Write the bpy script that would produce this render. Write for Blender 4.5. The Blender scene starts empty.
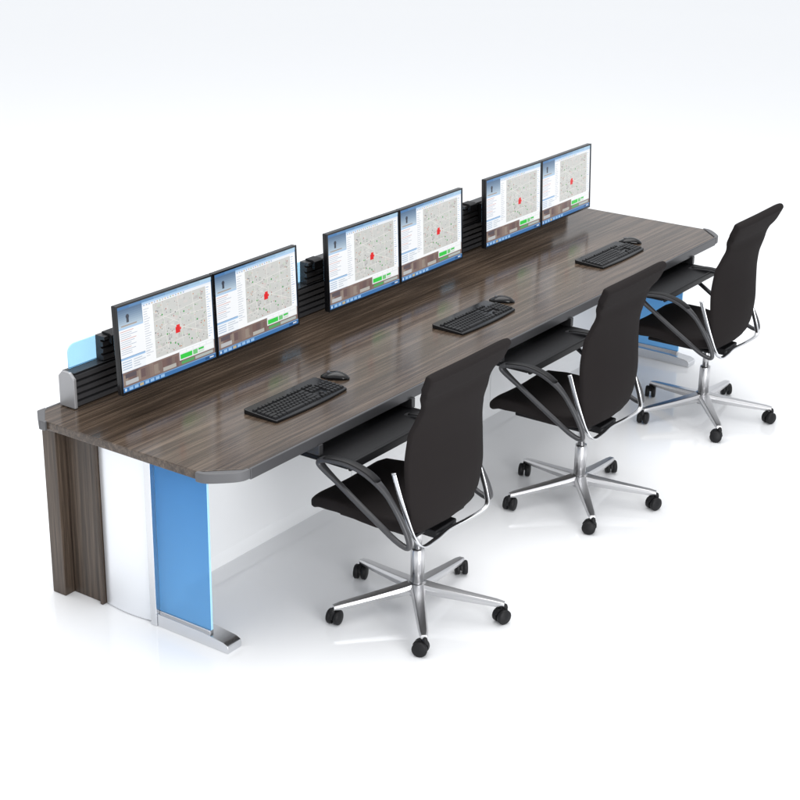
import bpy, bmesh, math, random
from mathutils import Vector, Matrix
random.seed(4)
S=bpy.context.scene
COL=S.collection
S.view_settings.view_transform='Standard'; S.view_settings.look='None'; S.view_settings.exposure=0
L=4.10; D=0.99; ZT=0.755; STEP=1.2806

# ---------------------------------------------------------------- materials
def mat(name,col,rough=.5,metal=0,spec=.5,**k):
    m=bpy.data.materials.new(name);m.use_nodes=True
    b=m.node_tree.nodes['Principled BSDF']
    b.inputs['Base Color'].default_value=(*col,1);b.inputs['Roughness'].default_value=rough
    b.inputs['Metallic'].default_value=metal;b.inputs['Specular IOR Level'].default_value=spec
    for a,v in k.items(): b.inputs[a.replace('_',' ')].default_value=v
    return m
def addbump(m,scale,strength,dist=.002,stretch=(1,1,1),detail=4):
    nt=m.node_tree;n=nt.nodes;b=n['Principled BSDF']
    tc=n.new('ShaderNodeTexCoord');mp=n.new('ShaderNodeMapping');mp.inputs['Scale'].default_value=stretch
    no=n.new('ShaderNodeTexNoise');no.inputs['Scale'].default_value=scale;no.inputs['Detail'].default_value=detail
    bu=n.new('ShaderNodeBump');bu.inputs['Strength'].default_value=strength;bu.inputs['Distance'].default_value=dist
    nt.links.new(tc.outputs['Object'],mp.inputs[0]);nt.links.new(mp.outputs[0],no.inputs['Vector'])
    nt.links.new(no.outputs[0],bu.inputs['Height']);nt.links.new(bu.outputs[0],b.inputs['Normal'])
    return m
def wood(name,axis,rough=.28,gain=1.0,plank=.14):
    m=bpy.data.materials.new(name);m.use_nodes=True;nt=m.node_tree;n=nt.nodes;l=nt.links;b=n['Principled BSDF']
    tc=n.new('ShaderNodeTexCoord')
    sx=n.new('ShaderNodeSeparateXYZ');l.new(tc.outputs['Object'],sx.inputs[0])
    dv=n.new('ShaderNodeMath');dv.operation='DIVIDE';dv.inputs[1].default_value=plank
    l.new(sx.outputs['Y'],dv.inputs[0])
    fl=n.new('ShaderNodeMath');fl.operation='FLOOR';l.new(dv.outputs[0],fl.inputs[0])
    wn=n.new('ShaderNodeTexWhiteNoise');wn.noise_dimensions='1D';l.new(fl.outputs[0],wn.inputs['W'])
    ad=n.new('ShaderNodeVectorMath');ad.operation='ADD';l.new(tc.outputs['Object'],ad.inputs[0])
    sc=n.new('ShaderNodeVectorMath');sc.operation='SCALE';sc.inputs['Scale'].default_value=7;l.new(wn.outputs['Color'],sc.inputs[0]);l.new(sc.outputs[0],ad.inputs[1])
    mp=n.new('ShaderNodeMapping');s=[60,60,60];s['XYZ'.index(axis)]=1.3;mp.inputs['Scale'].default_value=s
    l.new(ad.outputs[0],mp.inputs[0])
    n1=n.new('ShaderNodeTexNoise');n1.inputs['Scale'].default_value=1;n1.inputs['Detail'].default_value=7;n1.inputs['Roughness'].default_value=.6;n1.inputs['Distortion'].default_value=.4
    l.new(mp.outputs[0],n1.inputs['Vector'])
    mp2=n.new('ShaderNodeMapping');s=[260,260,260];s['XYZ'.index(axis)]=6;mp2.inputs['Scale'].default_value=s
    l.new(ad.outputs[0],mp2.inputs[0])
    n2=n.new('ShaderNodeTexNoise');n2.inputs['Scale'].default_value=1;n2.inputs['Detail'].default_value=3
    l.new(mp2.outputs[0],n2.inputs['Vector'])
    mx=n.new('ShaderNodeMix');mx.data_type='FLOAT';mx.inputs[0].default_value=.3
    l.new(n1.outputs[0],mx.inputs[2]);l.new(n2.outputs[0],mx.inputs[3])
    pv=n.new('ShaderNodeMath');pv.operation='MULTIPLY_ADD';pv.inputs[1].default_value=.045;l.new(wn.outputs['Value'],pv.inputs[0]);l.new(mx.outputs[0],pv.inputs[2])
    r=n.new('ShaderNodeValToRGB');e=r.color_ramp.elements
    g=gain
    e[0].position=.35;e[0].color=(.026*g,.0185*g,.0135*g,1);e[1].position=.75;e[1].color=(.175*g,.130*g,.096*g,1)
    k=r.color_ramp.elements.new(.50);k.color=(.060*g,.042*g,.030*g,1)
    k=r.color_ramp.elements.new(.60);k.color=(.104*g,.075*g,.055*g,1)
    l.new(pv.outputs[0],r.inputs[0]);l.new(r.outputs[0],b.inputs['Base Color'])
    b.inputs['Roughness'].default_value=rough
    bu=n.new('ShaderNodeBump');bu.inputs['Strength'].default_value=.10;bu.inputs['Distance'].default_value=.001
    l.new(n2.outputs[0],bu.inputs['Height']);l.new(bu.outputs[0],b.inputs['Normal'])
    return m
M_WTOP=wood('walnut_laminate_top','X',.17,1.0)
M_WSIDE=wood('walnut_laminate_side','Z',.4,.85,5)
M_TRIM=mat('graphite_edge_trim',(.085,.085,.09),.35,.3)
M_CORNER=mat('grey_corner_cap',(.105,.105,.11),.42,.1)
M_CAPS=mat('silver_rail_cap',(.36,.36,.37),.35,.4)
M_WHITE=mat('white_lacquer',(.90,.91,.92),.25)
M_SILV=addbump(mat('silver_white_metal_sheet',(.84,.86,.89),.32,.65),60,.05,.001,(1,12,.3))
M_ALU=mat('brushed_aluminium',(.68,.69,.71),.25,1)
M_CHROME=mat('satin_aluminium',(.62,.62,.63),.28,1)
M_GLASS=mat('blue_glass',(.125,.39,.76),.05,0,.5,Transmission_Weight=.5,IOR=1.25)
# shading painted into the glass colour, deeper blue towards the desk top
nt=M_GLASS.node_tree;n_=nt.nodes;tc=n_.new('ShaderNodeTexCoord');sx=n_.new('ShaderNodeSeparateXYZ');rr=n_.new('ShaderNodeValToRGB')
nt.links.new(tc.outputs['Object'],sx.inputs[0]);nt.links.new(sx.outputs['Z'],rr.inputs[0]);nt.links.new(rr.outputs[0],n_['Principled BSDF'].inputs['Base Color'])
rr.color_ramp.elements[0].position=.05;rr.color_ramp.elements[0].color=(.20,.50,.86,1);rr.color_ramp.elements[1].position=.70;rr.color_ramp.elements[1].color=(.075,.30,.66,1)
M_GLASSL=mat('pale_blue_glass',(.42,.74,.98),.03,0,.5,Transmission_Weight=.85,IOR=1.2)
M_GEDGE=mat('polished_glass_edge',(.40,.72,.95),.1,0,.5)
M_BLACK=mat('black_satin_plastic',(.008,.008,.009),.38,0,.2)
M_BLACKG=mat('black_gloss_plastic',(.005,.005,.006),.15,0,.4)
M_RAIL=mat('dark_grey_slat_aluminium',(.045,.045,.048),.4,.2)
M_KEY=mat('key_plastic',(.010,.010,.011),.3,0,.25)
M_FAB=addbump(mat('black_brown_fabric',(.017,.0145,.0145),.9,0,.10),900,.3,.001)
M_ARM=mat('dark_grey_arm',(.060,.060,.064),.32,.3)
M_TYRE=mat('castor_rubber',(.010,.010,.011),.5,0,.25)
M_MOUSEB=mat('grey_mouse_button',(.09,.09,.10),.3)

# ---------------------------------------------------------------- mesh builder
class MB:
    def __init__(s): s.v=[];s.f=[];s.m=[];s.sm=[]
    def face(s,idx,m=0,sm=False): s.f.append(idx);s.m.append(m);s.sm.append(sm)
    def box(s,x0,x1,y0,y1,z0,z1,m=0):
        o=len(s.v)
        s.v+=[(x0,y0,z0),(x1,y0,z0),(x1,y1,z0),(x0,y1,z0),(x0,y0,z1),(x1,y0,z1),(x1,y1,z1),(x0,y1,z1)]
        for q in [(0,3,2,1),(4,5,6,7),(0,1,5,4),(1,2,6,5),(2,3,7,6),(3,0,4,7)]: s.face([o+i for i in q],m)
        return s
    def prism(s,poly,z0,z1,m=0,ax='z',sm=False,em=None):
        o=len(s.v);n=len(poly)
        for z in (z0,z1):
            for a,b in poly:
                s.v.append({'z':(a,b,z),'x':(z,a,b),'y':(a,z,b)}[ax])
        s.face([o+i for i in range(n)][::-1],m);s.face([o+n+i for i in range(n)],m)
        for i in range(n):
            j=(i+1)%n;s.face([o+i,o+j,o+n+j,o+n+i],m if em is None else em,sm)
        return s
    def quad(s,pts,m=0):
        o=len(s.v);s.v+=pts;s.face(list(range(o,o+len(pts))),m);return s
    def rings(s,rs,m=0,cap=True,closed=False,sm=True):
        o=len(s.v);n=len(rs[0])
        for r in rs: s.v+=[tuple(p) for p in r]
        K=len(rs)
        for k in range(K if closed else K-1):
            a=o+k*n;b=o+((k+1)%K)*n
            for i in range(n):
                j=(i+1)%n;s.face([a+i,a+j,b+j,b+i],m,sm)
        if cap and not closed:
            s.face([o+i for i in range(n)][::-1],m,sm);s.face([o+(K-1)*n+i for i in range(n)],m,sm)
        return s
    def lathe(s,prof,c=(0,0,0),n=24,m=0,ax='z',cap=True):
        rs=[]
        for r,z in prof:
            ring=[]
            for i in range(n):
                a=2*math.pi*i/n;p=(r*math.cos(a),r*math.sin(a),z)
                if ax=='x': p=(p[2],p[0],p[1])
                if ax=='y': p=(p[0],p[2],p[1])
                ring.append((p[0]+c[0],p[1]+c[1],p[2]+c[2]))
            rs.append(ring)
        return s.rings(rs,m,cap)
    def tube(s,pts,ra,rb=None,n=10,m=0,closed=False,up=(0,0,1)):
        rb=rb or ra;P=[Vector(p) for p in pts];K=len(P);rs=[]
        up=Vector(up)
        for k in range(K):
            if closed: t=P[(k+1)%K]-P[k-1]
            else: t=P[min(k+1,K-1)]-P[max(k-1,0)]
            t.normalize();sd=t.cross(up)
            if sd.length<1e-3: sd=Vector((1,0,0))
            sd.normalize();w=sd.cross(t).normalized()
            fa=ra[k] if isinstance(ra,(list,tuple)) else ra;fb=rb[k] if isinstance(rb,(list,tuple)) else rb
            rs.append([P[k]+sd*fa*math.cos(2*math.pi*i/n)+w*fb*math.sin(2*math.pi*i/n) for i in range(n)])
        return s.rings(rs,m,True,closed)
    def xf(s,M,start=0):
        for i in range(start,len(s.v)): s.v[i]=tuple(M@Vector(s.v[i]))
        return s
    def obj(s,name,mats,loc=(0,0,0),rot=None,parent=None,bevel=0,seg=2,sub=0,**props):
        me=bpy.data.meshes.new(name);me.from_pydata([tuple(v) for v in s.v],[],s.f);
        for mm in (mats if isinstance(mats,list) else [mats]): me.materials.append(mm)
        for i,p in enumerate(me.polygons): p.material_index=s.m[i];p.use_smooth=s.sm[i]
        bm=bmesh.new();bm.from_mesh(me);bmesh.ops.recalc_face_normals(bm,faces=bm.faces);bm.to_mesh(me);bm.free()
        o=bpy.data.objects.new(name,me);COL.objects.link(o);o.location=loc
        if rot: o.rotation_euler=rot
        if parent: o.parent=parent
        if bevel:
            b=o.modifiers.new('bevel','BEVEL');b.width=bevel;b.segments=seg;b.limit_method='ANGLE';b.angle_limit=math.radians(40)
            for p in me.polygons: p.use_smooth=True
            w=o.modifiers.new('wn','WEIGHTED_NORMAL');w.keep_sharp=True
        if sub:
            b=o.modifiers.new('sub','SUBSURF');b.levels=sub;b.render_levels=sub
        for k,v in props.items(): o[k]=v
        return o
def cr(pts,n=6,closed=False):
    P=[Vector(p) for p in pts];K=len(P);out=[]
    rng=range(K if closed else K-1)
    for i in rng:
        if closed: a,b,c,d=P[i-1],P[i],P[(i+1)%K],P[(i+2)%K]
        else: a,b,c,d=P[max(i-1,0)],P[i],P[i+1],P[min(i+2,K-1)]
        for k in range(n):
            t=k/n;out.append(.5*((2*b)+(c-a)*t+(2*a-5*b+4*c-d)*t*t+(3*b-a-3*c+d)*t**3))
    if not closed: out.append(P[-1])
    return out
def empty(name,loc,label=None,cat=None,group=None):
    e=bpy.data.objects.new(name,None);COL.objects.link(e);e.location=loc;e.empty_display_size=.1
    if label:e['label']=label
    if cat:e['category']=cat
    if group:e['group']=group
    return e
def dup(o,parent=None,off=(0,0,0)):
    c=o.copy();COL.objects.link(c)
    if parent: c.parent=parent
    else: c.location=o.location+Vector(off)
    for ch in o.children: dup(ch,c)
    return c

# ---------------------------------------------------------------- floor
fm=mat('white_studio_floor',(.93,.94,.955),.07,0,.65)
MB().quad([(-60,-60,0),(90,-60,0),(90,90,0),(-60,90,0)]).obj('floor',fm,kind='structure')

# ---------------------------------------------------------------- desk
desk=empty('control_desk',(0,0,0),'long dark walnut control desk with blue glass ends','desk')
c1,c2=.127,.127
def top_poly(e=0):
    return [(c2,0+e),(L-c2,0+e),(L-e,c1),(L-e,D-.09),(L-.07,D-e),(.07,D-e),(0+e,D-.09),(0+e,c1)]
MB().prism(top_poly(.004),ZT-.034,ZT).obj('desk_top',M_WTOP,parent=desk,bevel=.003)
MB().box(c2+.004,L-c2-.004,-.009,.0035,ZT-.042,ZT+.0012).obj('edge_trim',M_TRIM,parent=desk,bevel=.004,seg=3)
MB().box(.1,L-.1,D-.0045,D+.008,ZT-.04,ZT+.001).obj('edge_trim',M_TRIM,parent=desk,bevel=.004)
def cap(poly,nm='corner_cap'):
    MB().prism(poly,ZT-.036,ZT+.0018).obj(nm,M_CORNER,parent=desk,bevel=.004,seg=3)
outer=cr([(c2+.003,-.0095,0),(c2-.03,-.006,0),(c2-.062,.014,0),(.014,c1-.062,0),(-.006,c1-.03,0),(-.009,c1+.002,0)],5)
cp=[(p.x,p.y) for p in outer]+[(.006,c1+.002),(.012,c1-.018),(c2-.018,.010),(c2+.003,.004)]
cap(cp[::-1]);cap([(L-x,y) for x,y in cp])
bc=[(-.008,D-.10),(.008,D-.10),(.012,D-.085),(.080,D-.012),(.098,D-.008),(.098,D+.009),(.058,D+.010),(-.008,D-.07)]
cap(bc[::-1]);cap([(L-x,y) for x,y in bc])
def end(sgn,x0):
    X=lambda a:(x0+sgn*a)
    def bx(mb,a,b,*r):
        p,q=sorted((X(a),X(b)));return mb.box(p,q,*r)
    p=bx(MB(),.035,.14,.885,.955,.0,.72);bx(p,.085,.16,.73,.884,.0,.719);bx(p,.07,.10,.715,.7295,.0,.7185)
    p.obj('wood_end_panel',M_WSIDE,parent=desk,bevel=.003)
    poly=[]
    for i in range(17):
        t=i/16;y=.462+t*(.712-.462);poly.append((X(.090-.012*math.sin(math.pi*t)),y))
    poly+= [(X(.14),.712),(X(.14),.462)]
    MB().prism(poly,.004,.7195).obj('white_end_panel',M_SILV,parent=desk,bevel=.0015)
    bx(MB(),.072,.135,.430,.4605,.0,.7195).obj('upright_post',M_ALU,parent=desk,bevel=.003,seg=3)
    a,b=sorted((X(.094),X(.105)))
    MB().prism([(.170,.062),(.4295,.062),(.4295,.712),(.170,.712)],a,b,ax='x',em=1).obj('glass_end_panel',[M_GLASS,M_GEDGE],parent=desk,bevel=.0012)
    pr=[(.43,.0),(.43,.052),(.2,.050),(.10,.041),(.078,.032),(.074,.020),(.076,0)]
    a,b=sorted((X(.078),X(.155)))
    MB().prism(pr,a,b,ax='x').obj('foot',M_ALU,parent=desk,bevel=.0025,seg=2)
    bx(MB(),.165,.30,.48,.56,.0,.719).obj('inner_column',M_WHITE,parent=desk,bevel=.004)
    bx(MB(),.090,.109,.172,.4285,.0465,.0617).obj('glass_clamp',M_ALU,parent=desk,bevel=.001)
end(1,0);end(-1,L)
for k in range(3):
    a=.305+k*(L-.61)/3;b=.305+(k+1)*(L-.61)/3
    MB().box(a+.002,b-.002,.55,.568,.075,.717).obj('modesty_panel',M_WHITE,parent=desk,bevel=.002)
MB().box(.305,L-.305,.562,.60,.0,.072).obj('plinth',M_WHITE,parent=desk,bevel=.002)
MB().box(.17,L-.17,.93,.945,.02,.715).obj('rear_panel',M_WHITE,parent=desk,bevel=.002)
MB().box(.2,L-.2,.10,.14,.68,.7195).obj('support_beam',M_ALU,parent=desk,bevel=.003)
R0,R1=.15,L-.15
n=5;h=.135/n
pr=[]
for i in range(n):
    z0=ZT+.004+i*h
    pr+=[(.895,z0+.003),(.895,z0+h-.007),(.912,z0+h-.005),(.912,z0+h+.001)]
pr+=[(.900,ZT+.142),(.965,ZT+.142),(.965,ZT+.004)]
MB().prism(pr,R0+.018,R1-.018,ax='x').obj('slat_rail',M_RAIL,parent=desk)
for a,b in ((R0,R0+.0175),(R1-.0175,R1)):
    ep=[(.888,ZT+.002),(.972,ZT+.002),(.972,ZT+.125),(.952,ZT+.146),(.912,ZT+.146),(.888,ZT+.122)]
    MB().prism(ep,a,b,ax='x').obj('rail_end_cap',M_CAPS,parent=desk,bevel=.005,seg=3)
pr=[];h=.085/3
for i in range(3):
    z0=ZT+.144+i*h
    pr+=[(.905,z0+.003),(.905,z0+h-.008),(.918,z0+h-.006),(.918,z0+h+.001)]
pr+=[(.895,ZT+.232),(.895,ZT+.246),(.945,ZT+.246),(.945,ZT+.1435)]
for a,b in ((.33,1.42),(1.60,2.70),(2.88,3.82)):
    MB().prism(pr,a,b,ax='x').obj('upper_rail',M_RAIL,parent=desk,bevel=.001)
    for x in (a+.02,b-.09):
        MB().prism([(.875,ZT+.215),(.875,ZT+.250),(.888,ZT+.257),(.930,ZT+.257),(.930,ZT+.2475),(.893,ZT+.2475),(.893,ZT+.215)],x,x+.06,ax='x').obj('mounting_bracket',M_BLACK,parent=desk,bevel=.002)
def rounded(x0,x1,z0,z1,r):
    P=[(x0,z0),(x1,z0)]
    for i in range(7):
        a=math.pi/2*i/6;P.append((x1-r+r*math.cos(a),z1-r+r*math.sin(a)))
    for i in range(7):
        a=math.pi/2+math.pi/2*i/6;P.append((x0+r+r*math.cos(a),z1-r+r*math.sin(a)))
    return P
for k in range(3):
    a=.19+k*(L-.38)/3;b=a+(L-.38)/3-.006
    MB().prism(rounded(a,b,ZT+.143,ZT+.240,.035),.950,.957,ax='y',em=1).obj('glass_divider',[M_GLASSL,M_GEDGE],parent=desk,bevel=.0012)

# ---------------------------------------------------------------- keyboard tray (pull-out)
def tray():
    t=empty('keyboard_tray',(.82,0,.655),'black pull-out keyboard tray slung under the desk edge','tray','trays under the desk edge')
    MB().box(-.31,.31,-.15,.26,.0,.022).obj('tray_board',M_BLACK,parent=t,bevel=.005,seg=3)
    MB().box(-.31,.31,-.165,-.1505,-.004,.030).obj('wrist_rest',M_BLACK,parent=t,bevel=.006,seg=3)
    for s in (-1,1):
        MB().box(s*.30-.012,s*.30+.012,-.02,.26,.0225,.0645).obj('slide_rail',M_RAIL,parent=t,bevel=.002)
    return t
tr=tray()

# ---------------------------------------------------------------- keyboard + mouse
def keyboard():
    k=empty('keyboard',(.735,.272,ZT+.001),'black wired keyboard lying on the walnut desk','keyboard','keyboards on the desk')
    W,H=.222,.084
    out=[]
    for i in range(13):
        t=-1+2*i/12;out.append((t*(W-.004),-H-.010*(1-t*t)))
    out+= [(W,-H+.008),(W,H-.008),(W-.008,H),(-W+.008,H),(-W,H-.008),(-W,-H+.008)]
    c=MB().prism(out,0,.013);
    c.v=[(x,y,z if z==0 else .0095+(y+H)/(2*H)*.009) for x,y,z in c.v]
    c.obj('keyboard_case',M_BLACKG,parent=k,bevel=.003,seg=3)
    kb=MB()
    def key(x0,x1,y0,y1):
        zz=lambda y:.0098+(y+H)/(2*H)*.009
        o=len(kb.v);i=.0022
        for (x,y,d) in [(x0,y0,0),(x1,y0,0),(x1,y1,0),(x0,y1,0),(x0+i,y0+i,.006),(x1-i,y0+i,.006),(x1-i,y1-i,.006),(x0+i,y1-i,.006)]:
            kb.v.append((x,y,zz(y)+d))
        for q in [(4,5,6,7),(0,1,5,4),(1,2,6,5),(2,3,7,6),(3,0,4,7)]: kb.face([o+a for a in q])
    p=.0190;g=.0012
    rows=[[1.25,1.25,1.25,6,1.25,1.25,1.25,1.5],[2.2]+[1]*10+[2.8],[1.8]+[1]*11+[2.2],[1.5]+[1]*12+[1.5],[1]*13+[2],None]
    y=-.070
    for ri,r in enumerate(rows):
        if r is None:
            y+=.006;x=-.212
            for c in range(13):
                key(x,x+p*1.02-g,y,y+.015);x+=p*1.02+(.011 if c in(0,4,8) else 0)
            key(.085,.085+p-g,y,y+.015);key(.104,.104+p-g,y,y+.015);key(.123,.123+p-g,y,y+.015)
        else:
            x=-.212;tot=sum(r);u=p*15/tot
            for w in r: key(x,x+w*u-g,y,y+p-g);x+=w*u
            for c in range(3):
                if ri in(0,) or ri in(3,4) or (ri==1 and c==1): key(.080+c*p,.080+(c+1)*p-g,y,y+p-g)
            for c in range(4):
                key(.143+c*p-.001,.143+(c+1)*p-g-.001,y,y+p-g)
            y+=p
    kb.obj('keys',M_KEY,parent=k)
    return k
kb=keyboard()
def mouse():
    m=empty('computer_mouse',(1.037,.3125,ZT+.001),'small black computer mouse beside a keyboard on the desk','mouse','mice on the desk')
    rs=[]
    N=16
    for k in range(N+1):
        t=k/N;y=-.060+.120*t
        s=math.sin(math.pi*min(max(t,.015),.985))
        w=.031*(s**.40)*(1-.08*math.sin(2*math.pi*t))
        h=.027*(s**.62)*(1.12-.35*t)
        r=[]
        for i in range(16):
            a=math.pi*i/15;r.append((w*math.cos(a),y,.001+h*math.sin(a)**.8))
        rs.append(r)
    MB().rings(rs).obj('mouse_shell',M_BLACKG,parent=m)
    MB().lathe([(.0,-.004),(.007,-.0038),(.0075,0),(.007,.0038),(0,.004)],(0,.028,.020),16,0,'x').obj('scroll_wheel',M_MOUSEB,parent=m)
    return m
ms=mouse()
ms.rotation_euler=(0,0,math.radians(22))

# ---------------------------------------------------------------- monitor
def em(name,c,s=1.0):
    m=bpy.data.materials.new(name);m.use_nodes=True;b=m.node_tree.nodes['Principled BSDF']
    b.inputs['Base Color'].default_value=(c[0]*.05,c[1]*.05,c[2]*.05,1);b.inputs['Roughness'].default_value=.25
    b.inputs['Specular IOR Level'].default_value=.3
    b.inputs['Emission Color'].default_value=(*c,1);b.inputs['Emission Strength'].default_value=s
    return m
def srgb(r,g,b): 
    f=lambda c:(c/255/12.92 if c/255<.04045 else ((c/255+.055)/1.055)**2.4)
    return (f(r),f(g),f(b))
PAL={}
PM=[]
def pal(*c):
    if c not in PAL: PAL[c]=len(PM);PM.append(em('screen_ink_%d_%d_%d'%c,srgb(*c),.97))
    return PAL[c]
SW,SH=.519,.336
def screen_mesh():
    s=MB()
    def R(x0,y0,x1,y1,c,l):
        d=-l*.00025
        s.quad([((x0-.5)*SW,d,(1-y1)*SH),((x1-.5)*SW,d,(1-y1)*SH),((x1-.5)*SW,d,(1-y0)*SH),((x0-.5)*SW,d,(1-y0)*SH)],pal(*c))
    def line(p,q,w,c,l):
        dx,dy=(q[0]-p[0])*SW,(q[1]-p[1])*SH;n=math.hypot(dx,dy) or 1;nx,ny=-dy/n*w,dx/n*w;d=-l*.00025
        f=lambda a,sx:((a[0]-.5)*SW+sx*nx,d,(1-a[1])*SH-sx*ny)
        s.quad([f(p,1),f(q,1),f(q,-1),f(p,-1)],pal(*c))
    def disc(cx,cy,r,c,l,n=10):
        d=-l*.00025
        s.quad([((cx-.5)*SW+r*math.cos(2*math.pi*i/n),d,(1-cy)*SH+r*math.sin(2*math.pi*i/n)) for i in range(n)],pal(*c))
    rnd=random.Random(7)
    R(0,0,1,1,(84,128,172),0)
    for i in range(8): R(i/8,.0,(i+1)/8,.035,(78+14*i,124+12*i,174+8*i),1)
    for i in range(9): R(0,.035+i*.024,.25,.059+i*.024,(92+i*12,118+i*11,148+i*9),1)
    disc(.10,.13,.009,(66,70,82),3);R(.088,.145,.112,.20,(70,74,84),3);R(.03,.225,.19,.237,(165,146,132),3)
    R(.005,.25,.255,.60,(246,248,251),2);R(.005,.25,.255,.27,(176,205,234),3)
    for i in range(12): R(.015,.29+i*.024,.015+rnd.uniform(.1,.21),.298+i*.024,(188,197,210) if i%4 else (214,172,168),3)
    R(.005,.605,.30,.77,(242,246,250),2);R(.005,.605,.30,.625,(160,195,230),3)
    for i in range(4): R(.015,.645+i*.028,.11,.656+i*.028,(172,192,216),3);R(.13,.645+i*.028,.13+rnd.uniform(.05,.14),.656+i*.028,(196,204,214),3)
    R(.252,.035,.995,.80,(247,249,251),3);R(.252,.035,.995,.058,(178,208,238),4);R(.252,.058,.995,.085,(234,239,246),4)
    for i in range(16): R(.265+i*.028,.063,.278+i*.028,.079,rnd.choice([(160,180,212),(206,180,152),(152,190,160),(190,190,196)]),5)
    for i in range(20): R(.262,.115+i*.029,.262+rnd.uniform(.035,.075),.123+i*.029,(196,202,212),5)
    R(.36,.09,.93,.74,(206,207,204),4)
    for i in range(120):
        x=rnd.uniform(.36,.89);y=rnd.uniform(.09,.70);w=rnd.uniform(.010,.045);h=rnd.uniform(.012,.045)
        R(x,y,min(x+w,.929),min(y+h,.739),rnd.choice([(214,214,211),(198,200,197),(192,190,189),(198,206,195),(214,208,205)]),5)
    for a,b in [((.36,.30),(.93,.22)),((.36,.52),(.93,.46)),((.45,.09),(.50,.74)),((.62,.09),(.66,.74)),((.78,.09),(.81,.74)),((.36,.64),(.70,.60)),((.53,.40),(.93,.64)),((.36,.18),(.62,.40)),((.36,.42),(.56,.36)),((.66,.34),(.93,.36))]:
        line(a,b,.0008,(236,234,228),6)
    for i in range(130):
        disc(rnd.uniform(.37,.92),rnd.uniform(.10,.73),rnd.uniform(.0012,.0029),rnd.choice([(170,80,70),(110,120,100),(90,100,110),(200,130,80),(84,140,84),(90,90,96)]),7,6)
    R(.580,.455,.628,.53,(224,42,46),8);R(.590,.432,.626,.456,(228,50,50),9);R(.628,.47,.640,.50,(228,62,62),9)
    for x,y in [(.52,.62),(.57,.64),(.60,.67),(.72,.60),(.68,.30),(.45,.25),(.82,.45),(.75,.66),(.49,.50)]: disc(x,y,.0038,(60,158,76),8)
    R(.93,.09,.99,.74,(251,252,253),4)
    for i in range(21): R(.936,.105+i*.030,.936+rnd.uniform(.02,.048),.114+i*.030,(188,210,232) if i%4 else (150,172,206),5)
    # continuous brown-grey strip with overlapping windows and green patches
    R(.005,.77,.995,.94,(132,112,106),9)
    for i in range(14):
        x=.01+i*.045;R(x,.775+rnd.uniform(0,.03),x+rnd.uniform(.03,.07),.935-rnd.uniform(0,.04),rnd.choice([(120,98,94),(142,124,116),(110,92,92),(150,136,126),(126,110,104)]),10)
    R(.03,.79,.14,.84,(96,88,94),11);R(.03,.87,.16,.92,(186,188,190),11);R(.42,.88,.56,.925,(180,178,172),11)
    R(.60,.755,.985,.875,(232,236,238),11)
    for i in range(5): R(.61+i*.074,.765,.672+i*.074,.79,(247,248,249),12)
    R(.61,.805,.74,.862,(62,204,78),12);R(.75,.805,.80,.862,(120,200,126),12);R(.81,.805,.87,.83,(74,196,88),12);R(.88,.805,.975,.862,(244,246,246),12);R(.81,.84,.87,.862,(206,220,208),12)
    R(.62,.89,.76,.925,(90,164,100),11);R(.77,.89,.97,.925,(176,184,180),11)
    # task bar
    R(0,.945,1,1,(66,116,172),9);R(0,.945,1,.952,(140,176,212),10);disc(.025,.973,.006,(200,220,240),10)
    for i in range(7): R(.06+i*.055,.957,.10+i*.055,.99,rnd.choice([(150,190,230),(190,176,142),(100,148,204),(210,222,236)]),10)
    R(.88,.958,.985,.99,(46,86,136),10);R(.93,.965,.975,.982,(210,222,236),11)
    return s
def monitor():
    m=empty('computer_monitor',(0,0,0),'thin black widescreen monitor showing a map and task windows','monitor','monitors along the desk')
    W,H=.533,.3535
    hs=MB().box(-W/2,W/2,.001,.022,0,H);hs.obj('monitor_housing',M_BLACKG,parent=m,bevel=.003)
    MB().box(-.17,.17,.0225,.045,.06,H-.07).obj('rear_cover',M_BLACK,parent=m,bevel=.008)
    sm=screen_mesh();sm.obj('screen',PM,loc=(0,-.0008,(H-SH)/2+.001),parent=m)
    b=MB()
    bt=.0065
    b.box(-W/2,W/2,-.005,.0008,H-.007,H);b.box(-W/2,W/2,-.005,.0008,0,.0095);b.box(-W/2,-W/2+bt,-.005,.0008,.0096,H-.0071);b.box(W/2-bt,W/2,-.005,.0008,.0096,H-.0071)
    b.obj('bezel',M_BLACKG,parent=m)
    a=MB();a.tube([(0,.044,.17),(0,.10,.13),(0,.17,.12)],.016,.016,12);a.box(-.05,.05,.165,.184,.07,.17)
    a.obj('monitor_arm',M_BLACK,parent=m)
    return m
base_m=monitor()
first=True
for k in range(3):
    for j in range(2):
        x=.2236+.5376*(j+.5)+k*STEP
        o=base_m if first else dup(base_m)
        first=False
        o.location=(x,.7057,.832);o.rotation_euler=(math.radians(-2.3),0,math.radians([-.6,.6][j]))

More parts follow.
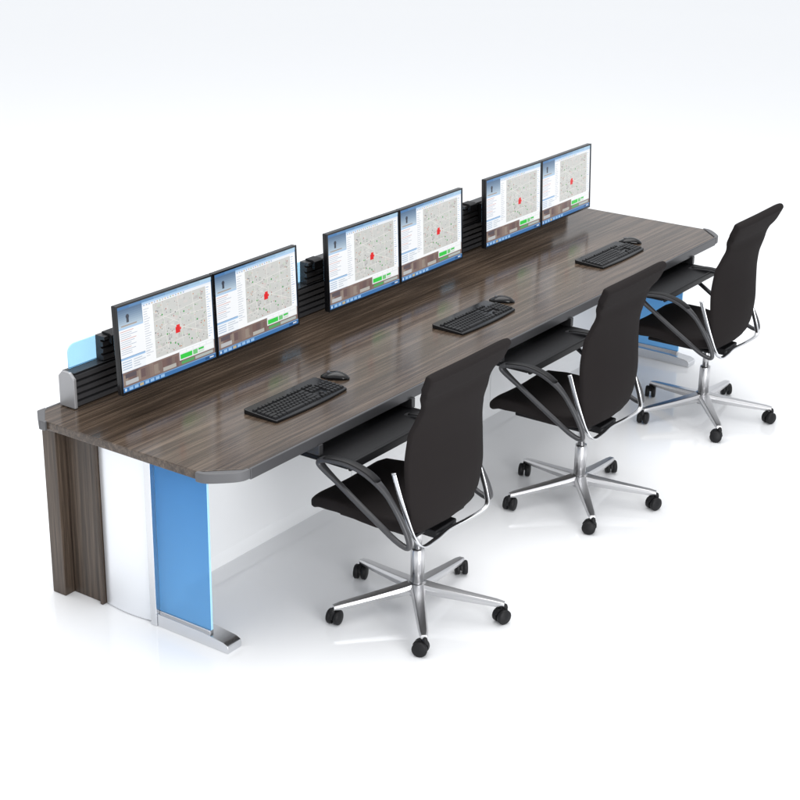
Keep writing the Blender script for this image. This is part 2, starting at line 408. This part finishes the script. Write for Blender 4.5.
# ---------------------------------------------------------------- chair
def sup(w,t,n=28,e=.45):
    out=[]
    for i in range(n):
        a=2*math.pi*i/n;c,s=math.cos(a),math.sin(a)
        out.append((w*math.copysign(abs(c)**e,c),t*math.copysign(abs(s)**e,s)))
    return out
def lerp(tab,x):
    for (a,b),(c,d) in zip(tab,tab[1:]):
        if x<=c: 
            t=(x-a)/(c-a);t=t*t*(3-2*t);return b+(d-b)*t
    return tab[-1][1]
def chair():
    c=empty('office_chair',(.779,-.288,0),'high-backed black office chair with silver loop arms and five-star base','chair','office chairs at the desk')
    b=MB().lathe([(0,.072),(.034,.072),(.042,.085),(.042,.118),(.034,.128),(0,.128)],n=28)
    bo=b.obj('base_hub',M_CHROME,parent=c)
    a0=math.atan2(-.5744,-.8185)+math.radians(4.04)
    for i in range(5):
        an=a0+i*2*math.pi/5
        l=MB();rs=[]
        for t in (0,.12,.5,.9,1.0):
            r=.03+t*.318;zc=.106-.031*t**.8;w=.030-.012*t;h=.020-.009*t
            if t==1: w*=.8;h*=.8
            rs.append([(r,-w*.8,zc-h),(r,w*.8,zc-h),(r,w,zc+h*.2),(r,w*.7,zc+h),(r,-w*.7,zc+h),(r,-w,zc+h*.2)])
        l.rings(rs,sm=False);l.xf(Matrix.Rotation(an,4,'Z'))
        l.obj('leg',M_CHROME,parent=bo,bevel=.0025)
        k=MB()
        ca=math.radians([20,70,-50,110,-80][i])
        for s in (-1,1):
            k.lathe([(.012,s*.006),(.027,s*.006),(.030,s*.009),(.030,s*.022),(.026,s*.026),(0,s*.026)],(0,.012,.030),20,0,'x')
        k.lathe([(.010,.03),(.011,.062),(.008,.072),(0,.078)],(0,-.004,0),12)
        hood=[]
        for t in range(9):
            a=math.radians(20+t*20);hood.append([(-.0055,.012+.032*math.cos(a),.030+.032*math.sin(a)),(.0055,.012+.032*math.cos(a),.030+.032*math.sin(a)),(.0055,.012+.018*math.cos(a),.030+.018*math.sin(a)),(-.0055,.012+.018*math.cos(a),.030+.018*math.sin(a))])
        k.rings(hood,sm=False)
        k.xf(Matrix.Translation((.347*math.cos(an),.347*math.sin(an),0))@Matrix.Rotation(ca,4,'Z'))
        k.obj('castor',M_TYRE,parent=bo)
    MB().lathe([(.027,.128),(.027,.26),(.0255,.262),(.0255,.27)],n=24).obj('column_sleeve',M_CHROME,parent=c)
    MB().lathe([(.016,.27),(.016,.375)],n=20).obj('gas_lift',M_CHROME,parent=c)
    me=MB();me.box(-.07,.07,-.13,.12,.372,.408)
    me.obj('tilt_mechanism',M_BLACK,parent=c,bevel=.006)
    MB().tube(cr([(.05,.02,.392),(.14,.02,.388),(.20,.028,.381),(.25,.035,.378)],4),[.005]*8+[.008]*4+[.006],n=10).obj('lever',M_ARM,parent=c)
    # seat
    rs=[]
    tz=[(-.13,.455),(.02,.440),(.20,.455),(.31,.448),(.372,.422)]
    tw=[(-.13,.205),(-.03,.228),(.17,.242),(.29,.235),(.372,.205)]
    for y,ws,ts in [(-.13,.90,.15),(-.128,.94,.5),(-.122,.97,.8),(-.11,1,.95),(-.08,1,1),(-.03,1,1),(.04,1,1),(.10,1,1),(.16,1,1),(.22,1,1),(.27,1,1),(.31,1,1),(.335,1,.98),(.352,.99,.9),(.364,.97,.7),(.370,.94,.42),(.372,.91,.15)]:
        zc=lerp(tz,y);w=lerp(tw,y)*ws;t=.036*ts
        rs.append([(a,y,zc+bb+.018*(a/.24)**2) for a,bb in sup(w,t,44,.42)])
    MB().rings(rs).obj('seat',M_FAB,parent=c)
    MB().box(-.17,.17,-.10,.25,.403,.420).obj('seat_pan',M_BLACK,parent=c,bevel=.005)
    # backrest : upright S-curved shell, lumbar bulge, pinched neck, broad squared head section
    prof=[(.440,-.125),(.50,-.152),(.60,-.163),(.70,-.158),(.79,-.155),(.87,-.162),(.93,-.170),(.965,-.172),(1.000,-.176),(1.035,-.192),(1.070,-.208),(1.090,-.216)]
    wid=[(.440,.195),(.50,.228),(.60,.247),(.72,.248),(.83,.238),(.90,.224),(.950,.214),(1.00,.232),(1.040,.258),(1.095,.264)]
    P=cr([(0,y,z) for z,y in prof],5)
    K=len(P);rs=[]
    seq=[(0,.12,.965),(0,.5,.98),(0,.8,.99)]+[(k,1,1) for k in range(1,K-1)]+[(K-1,.9,.999),(K-1,.6,.996),(K-1,.15,.990)]
    for si,(k,ts,ws) in enumerate(seq):
        p=P[k].copy()
        t=P[min(k+1,K-1)]-P[max(k-1,0)];t.normalize();nrm=Vector((0,t.z,-t.y))
        ext={len(seq)-2:.005,len(seq)-1:.007,0:-.0085,1:-.006}.get(si,0)
        p=p+t*ext
        w=lerp(wid,p.z)*ws;top=min(1,max(0,(p.z-.86)/.16));th=(.016+.006*min(1,max(0,(p.z-.97)/.04)))*ts
        rs.append([Vector((a,p.y,p.z))+nrm*bb+Vector((0,.042*(a/.235)**2*(1-.9*top),0)) for a,bb in sup(w,th,56,.30)])
    MB().rings(rs).obj('backrest',M_FAB,parent=c)
    # slim silver rail: along the rear edge of the lower back and under the seat
    U=cr([(-.254,-.060,.690),(-.254,-.088,.610),(-.252,-.118,.530),(-.245,-.148,.455),(-.215,-.168,.412),(-.11,-.155,.397),(0,-.138,.392),(.11,-.155,.397),(.215,-.168,.412),(.245,-.148,.455),(.252,-.118,.530),(.254,-.088,.610),(.254,-.060,.690)],6)
    f=MB();f.tube(U,.0042,.011,12,up=(0,1,0))
    f.obj('back_frame',M_ALU,parent=c)
    for s in (-1,1):
        x=s*.274
        lo=cr([(x,.262,.655),(x,.240,.634),(x,.17,.590),(x,.08,.534),(x,-.02,.474),(x,-.09,.434),(x,-.140,.420),(x,-.150,.438),(x,-.130,.490),(x,-.085,.560),(x,-.03,.622),(x,.04,.665),(x,.12,.684),(x,.20,.681),(x,.250,.670)],5,closed=True)
        Kk=len(lo);rs=[]
        for k in range(Kk):
            top=min(1,max(0,(lo[k].z-.60)/.06))
            ra=.012+.008*top;rb=.009+.002*top
            t=(lo[(k+1)%Kk]-lo[k-1]).normalized();sd=Vector((1,0,0));w=t.cross(sd).normalized()
            ring=[]
            for i in range(16):
                aa=2*math.pi*i/16;cc,ss=math.cos(aa),math.sin(aa)
                ring.append(lo[k]+sd*ra*math.copysign(abs(cc)**.7,cc)+w*rb*math.copysign(abs(ss)**.7,ss))
            rs.append(ring)
        a=MB();a.rings(rs,closed=True)
        ao=a.obj('armrest',M_ARM,parent=c)
        pd=cr([(x,.242,.682),(x,.19,.692),(x,.12,.694),(x,.04,.676),(x,-.01,.648)],5)
        MB().tube(pd,[.012]+[.019]*(len(pd)-2)+[.010],[.002]+[.004]*(len(pd)-2)+[.002],12).obj('arm_pad',M_BLACK,parent=ao)
    return c
ch=chair()
for k in (1,2):
    dup(ch,off=(STEP*k,0,0));dup(tr,off=(STEP*k,0,0));dup(kb,off=(STEP*k,0,0));dup(ms,off=(STEP*k,0,0))

# ---------------------------------------------------------------- light
w=bpy.data.worlds.new("World");S.world=w;w.use_nodes=True;n=w.node_tree.nodes;l=w.node_tree.links
bg=n['Background'];tc=n.new('ShaderNodeTexCoord');sx=n.new('ShaderNodeSeparateXYZ');l.new(tc.outputs['Generated'],sx.inputs[0])
r=n.new('ShaderNodeValToRGB');e=r.color_ramp.elements
e[0].position=0;e[0].color=(.86,.885,.92,1);e[1].position=.85;e[1].color=(1,1,1,1)
for p,c in ((.16,(.79,.815,.85)),(.30,(.58,.60,.63)),(.48,(.64,.66,.69)),(.62,(.95,.96,.98))):
    k=e.new(p);k.color=(*c,1)
l.new(sx.outputs['Z'],r.inputs[0]);l.new(r.outputs[0],bg.inputs[0]);bg.inputs[1].default_value=1.1
def area(name,loc,target,size,power,col=(1,1,1)):
    d=bpy.data.lights.new(name,'AREA');d.shape='SQUARE';d.size=size;d.energy=power;d.color=col
    o=bpy.data.objects.new(name,d);COL.objects.link(o);o.location=loc
    o.rotation_euler=(Vector(target)-Vector(loc)).to_track_quat('-Z','Y').to_euler()
area('softbox_overhead',(2.5,1.5,7),(2.5,1.0,0),7,420)
area('added_fill_camera_side',(-2,-6,2.2),(1.8,.4,.3),3.5,280)  # added low fill light outside the view, brightens the space under the desk

# ---------------------------------------------------------------- camera
cam=bpy.data.cameras.new('camera');co=bpy.data.objects.new('camera',cam);COL.objects.link(co)
f,pi,ro,ya=1593.7,math.radians(21.4245),math.radians(.8786),math.radians(54.9392)
fw=Vector((math.sin(ya),math.cos(ya),0));rt=Vector((math.cos(ya),-math.sin(ya),0))
F=fw*math.cos(pi)+Vector((0,0,-math.sin(pi)));Dn=F.cross(rt)
Rr=rt*math.cos(ro)-Dn*math.sin(ro);Dd=rt*math.sin(ro)+Dn*math.cos(ro)
m=Matrix((Rr,-Dd,-F)).transposed().to_4x4();m.translation=Vector((-3.7787,-3.3917,3.0442))
co.matrix_world=m
cam.lens=36*f/800;cam.sensor_width=36;cam.clip_end=500;cam.clip_start=.05
S.camera=co
